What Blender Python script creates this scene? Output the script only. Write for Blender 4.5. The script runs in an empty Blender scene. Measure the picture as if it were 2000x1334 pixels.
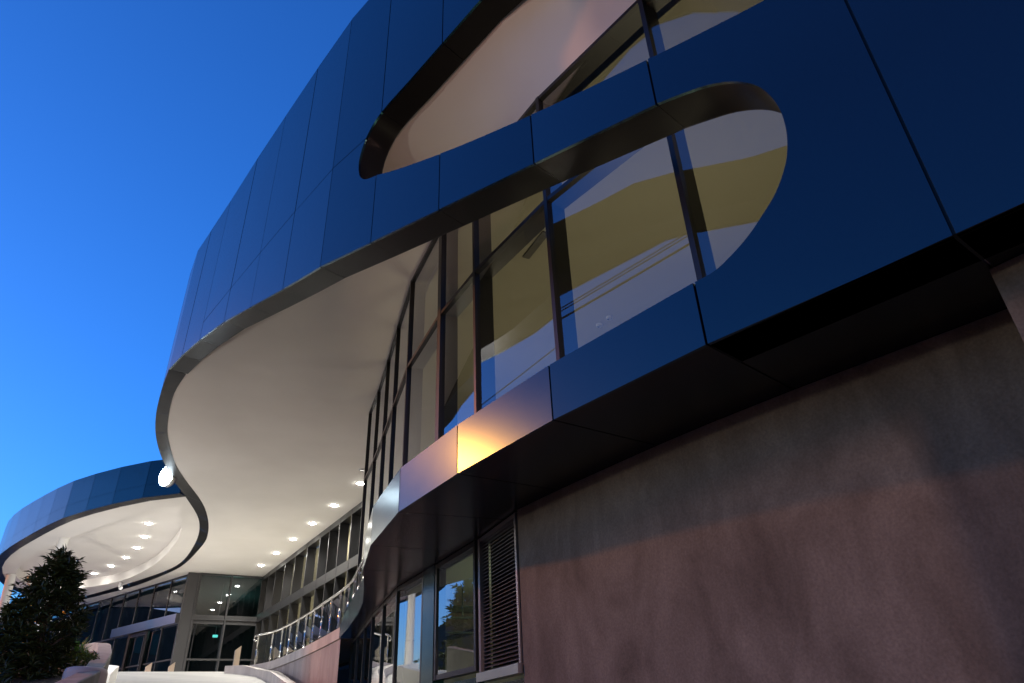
import bpy, bmesh, math, random
from mathutils import Vector, Matrix
random.seed(7)
S = bpy.context.scene
EYE = 1.6                                   # heights in the tables below are metres above eye level
# ------------------------------------------------------------------ camera
cam_d = bpy.data.cameras.new("camera"); cam = bpy.data.objects.new("camera", cam_d)
S.collection.objects.link(cam); S.camera = cam
PITCH, ROLL = math.radians(30), math.radians(2.5)
F = Vector((0, math.cos(PITCH), math.sin(PITCH))); U0 = Vector((0, -math.sin(PITCH), math.cos(PITCH))); R0 = Vector((1, 0, 0))
U = U0 * math.cos(ROLL) + R0 * math.sin(ROLL); R = R0 * math.cos(ROLL) - U0 * math.sin(ROLL)
cam.matrix_world = Matrix(((R.x, U.x, -F.x, 0), (R.y, U.y, -F.y, 0), (R.z, U.z, -F.z, EYE), (0, 0, 0, 1)))
cam_d.sensor_width = 36; cam_d.lens = 36 * 1320 / 2000
cam_d.clip_start = .05; cam_d.clip_end = 3000
# ------------------------------------------------------------------ dusk sky
SUN_EL, SUN_AZ = math.radians(1.0), math.radians(-70)     # sun just setting, off to the left
W = bpy.data.worlds.new("World"); S.world = W; W.use_nodes = True
wn, wl = W.node_tree.nodes, W.node_tree.links
bg = wn["Background"]
sky = wn.new("ShaderNodeTexSky"); sky.sky_type = 'NISHITA'; sky.sun_disc = False
sky.sun_elevation = SUN_EL; sky.sun_rotation = SUN_AZ; sky.ozone_density = 5.5; sky.dust_density = .4; sky.air_density = 1.0
wl.new(sky.outputs[0], bg.inputs[0]); bg.inputs[1].default_value = .15
sun_d = bpy.data.lights.new("sun", 'SUN'); sun_d.energy = 0.003; sun_d.angle = math.radians(.5); sun_d.color = (1, .6, .4)
sun = bpy.data.objects.new("sun", sun_d); S.collection.objects.link(sun)
sd = Vector((math.sin(SUN_AZ) * math.cos(SUN_EL), math.cos(SUN_AZ) * math.cos(SUN_EL), math.sin(SUN_EL)))
sun.rotation_euler = sd.to_track_quat('Z', 'Y').to_euler()
S.view_settings.view_transform = 'Standard'; S.view_settings.look = 'None'
S.view_settings.exposure = 3; S.view_settings.gamma = 1; S.view_settings.use_curve_mapping = False
S.cycles.use_denoising = True; S.cycles.max_bounces = 8; S.cycles.glossy_bounces = 5; S.cycles.transparent_max_bounces = 16
S.cycles.sample_clamp_indirect = .6; S.cycles.caustics_reflective = False

def lamp(name, kind, loc, watts, color, size=.25, aim=None, spot=None, blend=.5):
    d = bpy.data.lights.new(name, kind); d.energy = watts / 8; d.color = color
    if kind == 'AREA': d.size = size
    else: d.shadow_soft_size = size
    if spot: d.spot_size = math.radians(spot); d.spot_blend = blend
    o = bpy.data.objects.new(name, d); S.collection.objects.link(o); o.location = loc
    if aim is not None: o.rotation_euler = (Vector(aim) - Vector(loc)).to_track_quat('-Z', 'Y').to_euler()
    return o
# street lamps standing outside the frame (their light colours the walls), then two added pale fill lamps
lamp("sodium_street_lamp", 'SPOT', (-22.3, 14.7, 12.2), 10500, (1, .31, .045), .36, (-3, 12, 3), 58, .4)
lamp("sodium_street_lamp", 'SPOT', (-34, 27, 9.3), 4600, (1, .34, .07), .28, (-18.5, 36.3, 4.5), 50, .6)
lamp("pink_street_lamp", 'POINT', (3.76, -5.9, 6.05), 1550, (1, .56, .42), .6)
lamp("pale_fill_lamp", 'POINT', (-16, -6, 5.5), 1500, (1, .88, .74), .3)  # added fill, lifts the shaded part of the rendered wall
lamp("pale_fill_lamp", 'POINT', (-17.5, 16.5, 5.3), 2000, (1, .94, .86), .8)  # added fill to brighten the front of the white ceiling

# ------------------------------------------------------------------ materials
def mat(name, base=(.5, .5, .5), rough=.5, metal=0, emit=None, estr=0, spec=.5):
    m = bpy.data.materials.new(name); m.use_nodes = True
    b = m.node_tree.nodes["Principled BSDF"]
    b.inputs["Base Color"].default_value = (*base, 1); b.inputs["Roughness"].default_value = rough
    b.inputs["Metallic"].default_value = metal; b.inputs["Specular IOR Level"].default_value = spec
    if emit: b.inputs["Emission Color"].default_value = (*emit, 1); b.inputs["Emission Strength"].default_value = estr
    return m
def nodes(m): return m.node_tree.nodes, m.node_tree.links, m.node_tree.nodes["Principled BSDF"]
def noise_color(m, stops, scale=4, detail=6, stretch=(1, 1, 1), dist=0):
    n, l, b = nodes(m)
    tc = n.new("ShaderNodeTexCoord"); mp = n.new("ShaderNodeMapping"); mp.inputs["Scale"].default_value = stretch
    nz = n.new("ShaderNodeTexNoise"); nz.inputs["Scale"].default_value = scale; nz.inputs["Detail"].default_value = detail
    nz.inputs["Distortion"].default_value = dist
    rp = n.new("ShaderNodeValToRGB")
    while len(rp.color_ramp.elements) < len(stops): rp.color_ramp.elements.new(.5)
    for e, (p, c) in zip(rp.color_ramp.elements, stops): e.position = p; e.color = (*c, 1)
    l.new(tc.outputs["Object"], mp.inputs[0]); l.new(mp.outputs[0], nz.inputs["Vector"])
    l.new(nz.outputs["Fac"], rp.inputs[0]); l.new(rp.outputs[0], b.inputs["Base Color"])
    return mp
def bump(m, scale=40, strength=.2, dist=.01, stretch=(1, 1, 1), detail=4):
    n, l, b = nodes(m)
    tc = n.new("ShaderNodeTexCoord"); mp = n.new("ShaderNodeMapping"); mp.inputs["Scale"].default_value = stretch
    nz = n.new("ShaderNodeTexNoise"); nz.inputs["Scale"].default_value = scale; nz.inputs["Detail"].default_value = detail
    bp = n.new("ShaderNodeBump"); bp.inputs["Strength"].default_value = strength; bp.inputs["Distance"].default_value = dist
    l.new(tc.outputs["Object"], mp.inputs[0]); l.new(mp.outputs[0], nz.inputs["Vector"])
    l.new(nz.outputs["Fac"], bp.inputs["Height"]); l.new(bp.outputs[0], b.inputs["Normal"])
def rough_noise(m, lo, hi, scale=3):
    n, l, b = nodes(m)
    tc = n.new("ShaderNodeTexCoord"); nz = n.new("ShaderNodeTexNoise"); nz.inputs["Scale"].default_value = scale; nz.inputs["Detail"].default_value = 5
    mr = n.new("ShaderNodeMapRange"); mr.inputs[3].default_value = lo; mr.inputs[4].default_value = hi
    l.new(tc.outputs["Object"], nz.inputs["Vector"]); l.new(nz.outputs["Fac"], mr.inputs[0]); l.new(mr.outputs[0], b.inputs["Roughness"])

M = {}
M['panel'] = mat("metallic_panel", (.003, .006, .016), .22, 0); rough_noise(M['panel'], .2, .245, 1.2)
M['panel'].node_tree.nodes["Principled BSDF"].inputs["IOR"].default_value = 1.68
M['panel'].node_tree.nodes["Principled BSDF"].inputs["Specular Tint"].default_value = (.3, .88, 1, 1)
bump(M['panel'], 1.1, .03, .05, detail=1)
M['reveal'] = mat("reveal_panel", (.014, .014, .014), .3, 0); rough_noise(M['reveal'], .25, .36, 3)
M['reveal'].node_tree.nodes["Principled BSDF"].inputs["IOR"].default_value = 1.17
M['backing'] = mat("dark_backing", (.012, .012, .013), .5)
M['soffit'] = mat("black_soffit_panel", (.006, .007, .0065), .2, 0)
M['soffit'].node_tree.nodes["Principled BSDF"].inputs["IOR"].default_value = 1.36; rough_noise(M['soffit'], .18, .3, 2)
M['ceiling'] = mat("white_ceiling", (.74, .71, .67), .85, spec=.2); noise_color(M['ceiling'], [(.3, (.70, .67, .63)), (.7, (.76, .73, .69))], .6, 5)
M['mullion'] = mat("dark_mullion", (.018, .018, .02), .35, .3)
M['steel'] = mat("brushed_steel", (.42, .42, .43), .28, 1); bump(M['steel'], 60, .08, .002, (1, 1, .05))
M['dark_steel'] = mat('dark_steel', (.045, .045, .047), .4, .3)
M['chrome'] = mat("polished_steel", (.52, .51, .49), .14, 1)
M['louvre'] = mat("louvre_metal", (.20, .19, .19), .38, .7)
M['render'] = mat("dark_render", (.15, .14, .14), .85, spec=.25)
M['concrete'] = mat("grey_concrete", (.34, .34, .34), .8); noise_color(M['concrete'], [(.3, (.26, .26, .27)), (.7, (.40, .39, .38))], 5, 8); bump(M['concrete'], 60, .25, .004)
M['white_concrete'] = mat("pale_concrete", (.62, .61, .57), .75)
M['floor'] = mat('pale_paving', (.7, .69, .66), .7)
M['planter'] = mat('planter_concrete', (.18, .185, .19), .75); noise_color(M['planter'], [(.3, (.14, .145, .15)), (.7, (.22, .225, .23))], 4, 8); bump(M['planter'], 50, .25, .004)
M['stone'] = mat("stone_coping", (.36, .31, .29), .55); noise_color(M['stone'], [(.3, (.28, .24, .22)), (.7, (.42, .37, .34))], 3, 8, (1, 1, .3))
M['cladding'] = mat("ramp_cladding", (.25, .2, .19), .5); noise_color(M['cladding'], [(.3, (.17, .13, .12)), (.7, (.30, .25, .23))], 2.2, 9, (1, 1, .25), .6)
M['white_paint'] = mat("white_paint", (.78, .77, .74), .45)
M['asphalt'] = mat("asphalt", (.05, .05, .052), .9); noise_color(M['asphalt'], [(.35, (.035, .035, .037)), (.7, (.07, .07, .07))], 30, 4); bump(M['asphalt'], 150, .4, .006)
M['room'] = mat("room_plaster", (.37, .355, .27), .9, spec=.1)
M['room_pale'] = mat("pale_room_plaster", (.5, .48, .40), .9, spec=.1)
M['room_dark'] = mat("dark_room_plaster", (.05, .085, .085), .8)
M['lamp'] = mat("lamp_lens", (1, 1, 1), .4, 0, (1, .97, .9), 20)
M['globe'] = mat("globe_lens", (1, 1, 1), .4, 0, (.75, .9, 1), 10)
M['exit'] = mat("exit_sign_face", (.1, .6, .5), .4, 0, (.2, .95, .85), .28)
M['bark'] = mat("bark", (.10, .07, .05), .9); bump(M['bark'], 30, .5, .01, (1, 1, .2))
M['soil'] = mat("soil", (.05, .035, .025), .95)
M['plastic'] = mat("white_plastic", (.7, .7, .7), .4)
M['vent'] = mat("vent_grey", (.08, .08, .07), .6)
M['wire'] = mat("black_cable", (.01, .01, .01), .6)
M['tan'] = mat("tan_metal", (.55, .46, .33), .35, .6)
M['pink_stone'] = mat("pink_render", (.5, .42, .41), .7); bump(M['pink_stone'], 40, .2, .004)

def leaf_mat(name, a, b_, gl=.42):
    m = mat(name, a, gl); n, l, b = nodes(m)
    oi = n.new("ShaderNodeNewGeometry"); rp = n.new("ShaderNodeValToRGB")
    rp.color_ramp.elements[0].color = (*a, 1); rp.color_ramp.elements[1].color = (*b_, 1)
    l.new(oi.outputs["Random Per Island"], rp.inputs[0]); l.new(rp.outputs[0], b.inputs["Base Color"])
    b.inputs["Transmission Weight"].default_value = 0
    return m
M['leaf'] = leaf_mat("tree_leaf", (.02, .036, .012), (.06, .085, .025))
M['frond'] = leaf_mat("strap_leaf", (.07, .17, .03), (.16, .32, .06))
M['shrub'] = leaf_mat("shrub_leaf", (.06, .13, .02), (.14, .24, .05))

def glass_mat(name, tint=(.8, .82, .76), ior=1.9, rough=0.0):
    m = bpy.data.materials.new(name); m.use_nodes = True; n, l = m.node_tree.nodes, m.node_tree.links
    n.clear(); out = n.new("ShaderNodeOutputMaterial"); mx = n.new("ShaderNodeMixShader")
    tr = n.new("ShaderNodeBsdfTransparent"); tr.inputs[0].default_value = (*tint, 1)
    gl = n.new("ShaderNodeBsdfGlossy"); gl.inputs["Roughness"].default_value = rough; gl.inputs[0].default_value = (.95, .97, 1, 1)
    f0 = ((ior - 1) / (ior + 1)) ** 2                # Schlick on |cos|, the same from both sides of the sheet
    ge = n.new("ShaderNodeNewGeometry"); dt = n.new("ShaderNodeVectorMath"); dt.operation = 'DOT_PRODUCT'
    l.new(ge.outputs["Normal"], dt.inputs[0]); l.new(ge.outputs["Incoming"], dt.inputs[1])
    def mth(op, a, b_=None):
        q = n.new("ShaderNodeMath"); q.operation = op
        for k, v in enumerate((a, b_)):
            if v is None: continue
            if isinstance(v, (int, float)): q.inputs[k].default_value = v
            else: l.new(v, q.inputs[k])
        return q.outputs[0]
    c = mth('SUBTRACT', 1, mth('ABSOLUTE', dt.outputs["Value"])); fr = mth('ADD', f0, mth('MULTIPLY', 1 - f0, mth('POWER', c, 5)))
    fr = mth('SUBTRACT', mth('MULTIPLY', fr, 2), mth('MULTIPLY', fr, fr))     # two faces of the sheet
    l.new(fr, mx.inputs[0]); l.new(tr.outputs[0], mx.inputs[1]); l.new(gl.outputs[0], mx.inputs[2]); l.new(mx.outputs[0], out.inputs[0])
    return m
M['glass'] = glass_mat("window_glass", (.8, .82, .76), 1.75)
M['dark_glass'] = glass_mat("tinted_glass", (.30, .40, .40), 1.6)
M['rail_glass'] = glass_mat("railing_glass", (.80, .86, .84), 1.5)

# rendered wall: blotchy trowelled plaster with a fine woven grain
n, l, b = nodes(M['render'])
tc = n.new("ShaderNodeTexCoord"); mp = n.new("ShaderNodeMapping"); mp.inputs["Scale"].default_value = (1, 1, .55)
n1 = n.new("ShaderNodeTexNoise"); n1.inputs["Scale"].default_value = 2.2; n1.inputs["Detail"].default_value = 9; n1.inputs["Roughness"].default_value = .62; n1.inputs["Distortion"].default_value = .5
n2 = n.new("ShaderNodeTexNoise"); n2.inputs["Scale"].default_value = 55; n2.inputs["Detail"].default_value = 3
r1 = n.new("ShaderNodeValToRGB"); r1.color_ramp.elements[0].position = .3; r1.color_ramp.elements[0].color = (.088, .069, .053, 1)
r1.color_ramp.elements[1].position = .72; r1.color_ramp.elements[1].color = (.195, .160, .126, 1)
r2 = n.new("ShaderNodeValToRGB"); r2.color_ramp.elements[0].position = .3; r2.color_ramp.elements[0].color = (.75, .75, .75, 1); r2.color_ramp.elements[1].position = .7
mm = n.new("ShaderNodeMixRGB"); mm.blend_type = 'MULTIPLY'; mm.inputs[0].default_value = 1
bp = n.new("ShaderNodeBump"); bp.inputs["Strength"].default_value = .35; bp.inputs["Distance"].default_value = .006
l.new(tc.outputs["Object"], mp.inputs[0]); l.new(mp.outputs[0], n1.inputs["Vector"]); l.new(tc.outputs["Object"], n2.inputs["Vector"])
l.new(n1.outputs["Fac"], r1.inputs[0]); l.new(n2.outputs["Fac"], r2.inputs[0]); l.new(r1.outputs[0], mm.inputs[1]); l.new(r2.outputs[0], mm.inputs[2])
l.new(mm.outputs[0], b.inputs["Base Color"]); l.new(n2.outputs["Fac"], bp.inputs["Height"]); l.new(bp.outputs[0], b.inputs["Normal"])
# ramp: pale concrete with broomed lines across the slope
n, l, b = nodes(M['white_concrete'])
tc = n.new("ShaderNodeTexCoord"); mp = n.new("ShaderNodeMapping"); mp.inputs["Rotation"].default_value = (0, 0, math.radians(-29.6)); mp.inputs["Scale"].default_value = (.25, 4, 1)
nz = n.new("ShaderNodeTexNoise"); nz.inputs["Scale"].default_value = 1.5; nz.inputs["Detail"].default_value = 6
rp = n.new("ShaderNodeValToRGB"); rp.color_ramp.elements[0].position = .3; rp.color_ramp.elements[0].color = (.26, .26, .25, 1); rp.color_ramp.elements[1].position = .65; rp.color_ramp.elements[1].color = (.36, .355, .335, 1)
l.new(tc.outputs["Object"], mp.inputs[0]); l.new(mp.outputs[0], nz.inputs["Vector"]); l.new(nz.outputs["Fac"], rp.inputs[0]); l.new(rp.outputs[0], b.inputs["Base Color"])

# ------------------------------------------------------------------ builders
COL = S.collection
def mesh(name, V, Fc, m, parent=None, smooth=False):
    me = bpy.data.meshes.new(name); me.from_pydata([tuple(v) for v in V], [], Fc); me.update()
    o = bpy.data.objects.new(name, me); COL.objects.link(o)
    if m: me.materials.append(M[m])
    if smooth:
        for p in me.polygons: p.use_smooth = True
    if parent: o.parent = parent
    return o
def tag(o, label=None, cat=None, group=None, kind=None):
    if label: o['label'] = label
    if cat: o['category'] = cat
    if group: o['group'] = group
    if kind: o['kind'] = kind
    return o
def thing(name, label, cat, group=None):
    o = bpy.data.objects.new(name, None); COL.objects.link(o); o.empty_display_size = .3
    return tag(o, label, cat, group)
def part(name, parent): o = bpy.data.objects.new(name, None); COL.objects.link(o); o.parent = parent; return o
class MB:
    def __init__(s): s.V = []; s.F = []
    def add(s, V, Fc):
        k = len(s.V); s.V += [tuple(v) for v in V]; s.F += [tuple(i + k for i in f) for f in Fc]
    def box(s, c, ax, ay, az):                       # centre and three half-axis vectors
        c, ax, ay, az = map(Vector, (c, ax, ay, az))
        V = [c + ax * i + ay * j + az * k for i in (-1, 1) for j in (-1, 1) for k in (-1, 1)]
        s.add(V, [(0, 1, 3, 2), (4, 6, 7, 5), (0, 4, 5, 1), (2, 3, 7, 6), (0, 2, 6, 4), (1, 5, 7, 3)])
    def bar(s, a, b_, w, d, side=None):              # bar from a to b; w across, d deep along side
        a, b_ = Vector(a), Vector(b_); t = (b_ - a); L = t.length; t.normalize()
        sd_ = Vector(side).normalized() if side is not None else (Vector((0, 0, 1)).cross(t) if abs(t.z) < .95 else Vector((1, 0, 0)))
        sd_ = (sd_ - t * sd_.dot(t)).normalized(); w_ = t.cross(sd_)
        s.box((a + b_) / 2, t * L / 2, w_ * w / 2, sd_ * d / 2)
    def tube(s, pts, r, n=10, cap=True):
        pts = [Vector(p) for p in pts]; rs = r if isinstance(r, (list, tuple)) else [r] * len(pts)
        k = len(s.V); up = Vector((0, 0, 1))
        for i, p in enumerate(pts):
            t = (pts[min(i + 1, len(pts) - 1)] - pts[max(i - 1, 0)]).normalized()
            a = t.cross(up if abs(t.z) < .9 else Vector((1, 0, 0))).normalized(); b_ = t.cross(a)
            for j in range(n):
                an = 2 * math.pi * j / n; s.V.append(tuple(p + (a * math.cos(an) + b_ * math.sin(an)) * rs[i]))
        for i in range(len(pts) - 1):
            for j in range(n):
                s.F.append((k + i * n + j, k + i * n + (j + 1) % n, k + (i + 1) * n + (j + 1) % n, k + (i + 1) * n + j))
        if cap:
            s.F.append(tuple(k + j for j in range(n))); e = k + (len(pts) - 1) * n
            s.F.append(tuple(e + n - 1 - j for j in range(n)))
    def prism(s, poly, z0, z1):                       # plan polygon extruded between two heights
        n_ = len(poly); V = [(x, y, z0) for x, y in poly] + [(x, y, z1) for x, y in poly]
        s.add(V, [tuple(range(n_ - 1, -1, -1)), tuple(range(n_, 2 * n_))] + [(i, (i + 1) % n_, n_ + (i + 1) % n_, n_ + i) for i in range(n_)])
    def build(s, name, m, parent=None, smooth=False): return mesh(name, s.V, s.F, m, parent, smooth)
def box_part(name, m, parent, a, b_, w, d, side=None):
    q = MB(); q.bar(a, b_, w, d, side); return q.build(name, m, parent)
def prism_part(name, m, parent, poly, z0, z1):
    q = MB(); q.prism(poly, z0, z1); return q.build(name, m, parent)

def lerp(tab, x):
    if x <= tab[0][0]: return tab[0][1]
    for (a, va), (b_, vb) in zip(tab, tab[1:]):
        if x <= b_: return va + (vb - va) * (x - a) / (b_ - a)
    return tab[-1][1]
def spline(pts, n=6):                                # Catmull-Rom through points
    out = []
    for i in range(len(pts) - 1):
        p0, p1, p2, p3 = pts[max(i - 1, 0)], pts[i], pts[i + 1], pts[min(i + 2, len(pts) - 1)]
        for k in range(n):
            t = k / n
            out.append(tuple(.5 * (2 * b_ + (c - a) * t + (2 * a - 5 * b_ + 4 * c - d) * t * t + (3 * b_ - a - 3 * c + d) * t ** 3) for a, b_, c, d in zip(p0, p1, p2, p3)))
    out.append(tuple(pts[-1])); return out
class Plan:                                          # plan polyline with an inward offset twin
    def __init__(s, pts, depth=.4):
        s.p = [Vector(p) for p in pts]; s.L = [0]
        for a, b_ in zip(s.p, s.p[1:]): s.L.append(s.L[-1] + (b_ - a).length)
        N = []
        for i in range(len(s.p)):
            ns = []
            for a, b_ in ((i - 1, i), (i, i + 1)):
                if a >= 0 and b_ < len(s.p):
                    t = (s.p[b_] - s.p[a]).normalized(); ns.append(Vector((t.y, -t.x)))
            n_ = sum(ns, Vector((0, 0))).normalized(); N.append(n_ / max(.5, n_.dot(ns[0])))
        s.N = N; s.depth = depth
    def at(s, L, d=0.):
        for i in range(len(s.L) - 1):
            if L <= s.L[i + 1] or i == len(s.L) - 2:
                t = (L - s.L[i]) / (s.L[i + 1] - s.L[i])
                return s.p[i].lerp(s.p[i + 1], t) + s.N[i].lerp(s.N[i + 1], t) * d
    def P(s, L, h, d=0.): q = s.at(L, d); return Vector((q.x, q.y, h + EYE))
    def resample(s, step):
        n_ = max(1, round(s.L[-1] / step)); return [tuple(s.at(s.L[-1] * i / n_)) for i in range(n_ + 1)]
def dedupe(o):
    r = []
    for p in o:
        if not r or abs(p[0] - r[-1][0]) + abs(p[1] - r[-1][1]) > 1e-4: r.append(p)
    if abs(r[0][0] - r[-1][0]) + abs(r[0][1] - r[-1][1]) < 1e-4: r.pop()
    return r
def plate(name, plan, outline, d0, d1, m, parent, gap=(None, None), g=.009, jit=0.):
    o = []; L0 = gap[0] or 0; W = (gap[1] or 1) - L0
    for L, h in dedupe(outline):
        if gap[0] is not None and abs(L - gap[0]) < 1e-3: L += g
        if gap[1] is not None and abs(L - gap[1]) < 1e-3: L -= g
        o.append((L, h))
    n_ = len(o)
    V = [plan.P(L, h, d0 + jit * (L - L0) / W) for L, h in o] + [plan.P(L, h, d1) for L, h in o]
    return mesh(name, V, [tuple(range(n_)), tuple(range(2 * n_ - 1, n_ - 1, -1))] + [(i, n_ + i, n_ + (i + 1) % n_, (i + 1) % n_) for i in range(n_)], m, parent)
def strips(name, plan, line, cuts, d0, d1, m, parent, g=.004, dh=0.):
    """reveal panels: a boundary line in (L,h) swept inwards, cut at every facet joint"""
    segs = []; cur = [line[0]]
    for a, b_ in zip(line, line[1:]):
        cs = sorted([c for c in cuts if min(a[0], b_[0]) + 1e-4 < c < max(a[0], b_[0]) - 1e-4], reverse=a[0] > b_[0])
        for c in cs:
            t = (c - a[0]) / (b_[0] - a[0]); p = (c, a[1] + (b_[1] - a[1]) * t); cur.append(p); segs.append(cur); cur = [p]
        cur.append(b_)
        if any(abs(b_[0] - c) < 1e-4 for c in cuts): segs.append(cur); cur = [b_]
    if len(cur) > 1: segs.append(cur)
    for sg in segs:
        sg = [list(p) for p in sg]
        if len(sg) > 1:
            for e, nb in ((0, 1), (-1, -2)):
                dd = math.hypot(sg[nb][0] - sg[e][0], sg[nb][1] - sg[e][1])
                if dd > 3 * g:
                    for k in (0, 1): sg[e][k] += (sg[nb][k] - sg[e][k]) * g / dd
        V = []
        for L, h in sg: V += [plan.P(L, h, d0), plan.P(L, h + dh, d1)]
        mesh(name, V, [(2 * i, 2 * i + 1, 2 * i + 3, 2 * i + 2) for i in range(len(sg) - 1)], m, parent, True)

# ------------------------------------------------------------------ ground
pv_ = [(-5.6, 17.0), (-4.5, 16.0), (-2.9, 13.6), (-1.9, 11), (.2, 7.2), (3, 3.4), (7, -1), (4.5, -3.2), (-1.2, 1.6), (-4.4, 8)]
PVD = pv_
g_ = 900
tag(mesh("ground", [(-g_, -g_, 0), (g_, -g_, 0), (g_, g_, 0), (-g_, g_, 0)], [(0, 1, 2, 3)], 'asphalt'), kind='structure')

q = MB(); q.prism(PVD, -.05, .13); tag(q.build("pavement", 'concrete'), kind='structure')

# ================================================================== MAIN BUILDING
B = thing("curved_building", "large curved building clad in blue reflecting metal panels with rounded slots", "building")
UP = Plan([(4.4, .45), (2.274, 2.757), (1.242, 3.779), (.293, 4.889), (-.761, 5.845), (-1.727, 6.722), (-2.604, 7.519), (-3.458, 8.444), (-4.378, 9.472), (-5.302, 10.512),
           (-6.30, 11.66), (-7.09, 12.55), (-7.69, 13.23), (-8.29, 14.17), (-9.03, 15.44), (-9.66, 16.72), (-10.15, 17.96), (-10.55, 19.2), (-10.9, 20.5), (-11.15, 21.75)])
UL = UP.L
BOT = [(4.589, 4.33), (4.805, 4.402), (5.025, 4.478), (5.260, 4.560), (5.512, 4.647), (5.782, 4.741), (5.954, 4.801), (6.070, 4.838), (6.138, 4.853), (6.275, 4.881), (6.489, 4.926), (6.713, 4.973), (6.986, 5.031), (7.274, 5.092), (7.473, 5.133), (7.807, 5.204), (8.192, 5.285), (8.498, 5.350), (8.777, 5.408), (9.94, 5.66), (10.6, 5.815), (11.23, 5.97), (11.9, 6.155), (12.62, 6.36), (14.01, 6.76), (15.42, 7.07), (16.63, 7.25), (17.6, 7.3), (30, 7.3)]
TOPB = [(0, 4.45), (2.5, 4.5), (3.600, 4.566), (3.717, 4.599), (3.839, 4.635), (3.964, 4.673), (4.095, 4.713), (4.230, 4.755), (4.371, 4.800), (4.517, 4.847), (4.673, 4.906), (4.841, 4.977), (5.017, 5.053), (5.202, 5.134), (5.397, 5.219), (5.603, 5.311), (5.821, 5.409), (6.052, 5.514), (6.269, 5.582), (6.495, 5.655), (6.733, 5.734), (6.982, 5.820), (7.245, 5.914), (7.521, 6.017), (7.813, 6.130), (8.122, 6.255), (8.451, 6.395), (8.80, 6.56)]
SLOT = spline([(8.80, 6.56), (9.04, 6.66), (9.19, 6.83), (9.245, 7.08), (9.215, 7.3), (9.13, 7.5), (9.0, 7.655), (8.84, 7.76), (8.62, 7.83), (8.4, 7.87)], 6) + [(8.16, 7.91), (7.41, 8.07), (6.75, 8.21), (6.0, 8.22), (5.4, 8.15), (4.9, 7.9), (4.4, 7.4), (3.9, 6.6), (3.4, 5.7), (3.0, 4.95), (2.8, 4.52), (0, 4.459)]
USLOT = [(0, 4.459), (2.5, 4.509), (2.8, 4.53), (3.0, 4.95), (3.4, 5.7), (3.9, 6.6), (4.4, 7.4), (4.9, 7.9), (5.4, 8.15), (6.0, 8.22), (6.75, 8.21), (7.41, 8.07), (8.16, 7.91), (8.4, 7.87), (8.62, 7.83), (8.78, 7.785), (8.84, 7.76)]
ROOF = [(0, 11.45), (9.47, 11.16), (11.67, 11.03), (14.1, 10.88), (16.8, 10.67), (17.5, 10.63), (30, 10.6)]
ENDC = spline([(4.589, 4.33), (4.37, 4.25), (4.16, 4.16), (3.97, 4.03), (3.84, 3.88), (3.77, 3.73), (3.73, 3.55), (3.73, 3.36), (3.76, 3.2), (3.81, 3.07), (3.91, 2.92), (4.03, 2.81), (4.16, 2.71), (4.31, 2.63), (4.44, 2.585), (4.589, 2.58)], 4)
SEAM = 7.5
def rng(tab, a, b_, rev=False):
    xs = [a] + [x for x, _ in tab if a + 1e-4 < x < b_ - 1e-4] + [b_]
    r = [(x, lerp(tab, x)) for x in xs]
    return r[::-1] if rev else r
def skin(outline, i):
    a, b_ = UL[i], UL[i + 1]
    plate("facade_panel", UP, outline, 0, .03, 'panel', B, (a, b_), jit=random.uniform(-.003, .003))
    plate("backing_panel", UP, [(L_, max(h_, 2.15) if i < 2 else (max(h_, 7.36) if i > 10 else h_)) for L_, h_ in outline], .385, .40, 'backing', B)
for i in range(len(UL) - 1):
    a, b_ = UL[i], UL[i + 1]
    if i == 0:
        skin([(a, 2.1), (b_, 2.1)] + rng(TOPB, a, b_, True), i)
    elif i == 1:
        skin([(a, 2.1), (b_, 2.1), (b_, 2.58)] + ENDC[::-1][1:-1] + [(b_, 4.33)] + rng(TOPB, a, b_, True), i)
    elif i < 5:
        skin(rng(BOT, a, b_) + rng(TOPB, a, b_, True), i)
    if i < 5:
        skin(rng(USLOT, a, b_) + rng(ROOF, a, b_, True), i)
    elif i == 5:
        lo = [p for p in SLOT if p[0] >= a and p[1] < SEAM and p[1] >= 6.4]; hi = [p for p in SLOT if p[0] >= a and SEAM + .012 <= p[1] < 8]; lo = [p for p in lo if p[1] < SEAM - .004]; LS = 9.13
        skin(rng(BOT, a, b_) + [(b_, SEAM), (LS, SEAM)] + lo[::-1] + [(a, lerp(TOPB, a))], i)
        skin([(LS - .005, SEAM + .014), (b_, SEAM + .014)] + rng(ROOF, a, b_, True) + [(a, lerp(USLOT, a))] + hi[::-1], i)
    elif i < 10:
        skin(rng(BOT, a, b_) + [(b_, SEAM), (a, SEAM)], i)
        skin([(a, SEAM + .014), (b_, SEAM + .014)] + rng(ROOF, a, b_, True), i)
    elif i >= 10:
        skin(rng(BOT, a, b_) + rng(ROOF, a, b_, True), i)
cuts = UL[1:-1]
strips("reveal_panel", UP, ENDC[::-1] + rng(BOT, 4.589, UL[12])[1:], cuts, .031, .4, 'reveal', B)
strips("reveal_panel", UP, rng(TOPB, 0, 8.80), cuts, .031, .4, 'reveal', B)
strips("reveal_panel", UP, SLOT, cuts, .031, .4, 'reveal', B)
strips("parapet_cap", UP, rng(ROOF, 0, UL[-1]), cuts, 0, .45, 'reveal', B)
strips("joint_backer", UP, [(0, 2.1), (UL[2], 2.1)], [], .031, .4, 'soffit', B)
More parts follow.
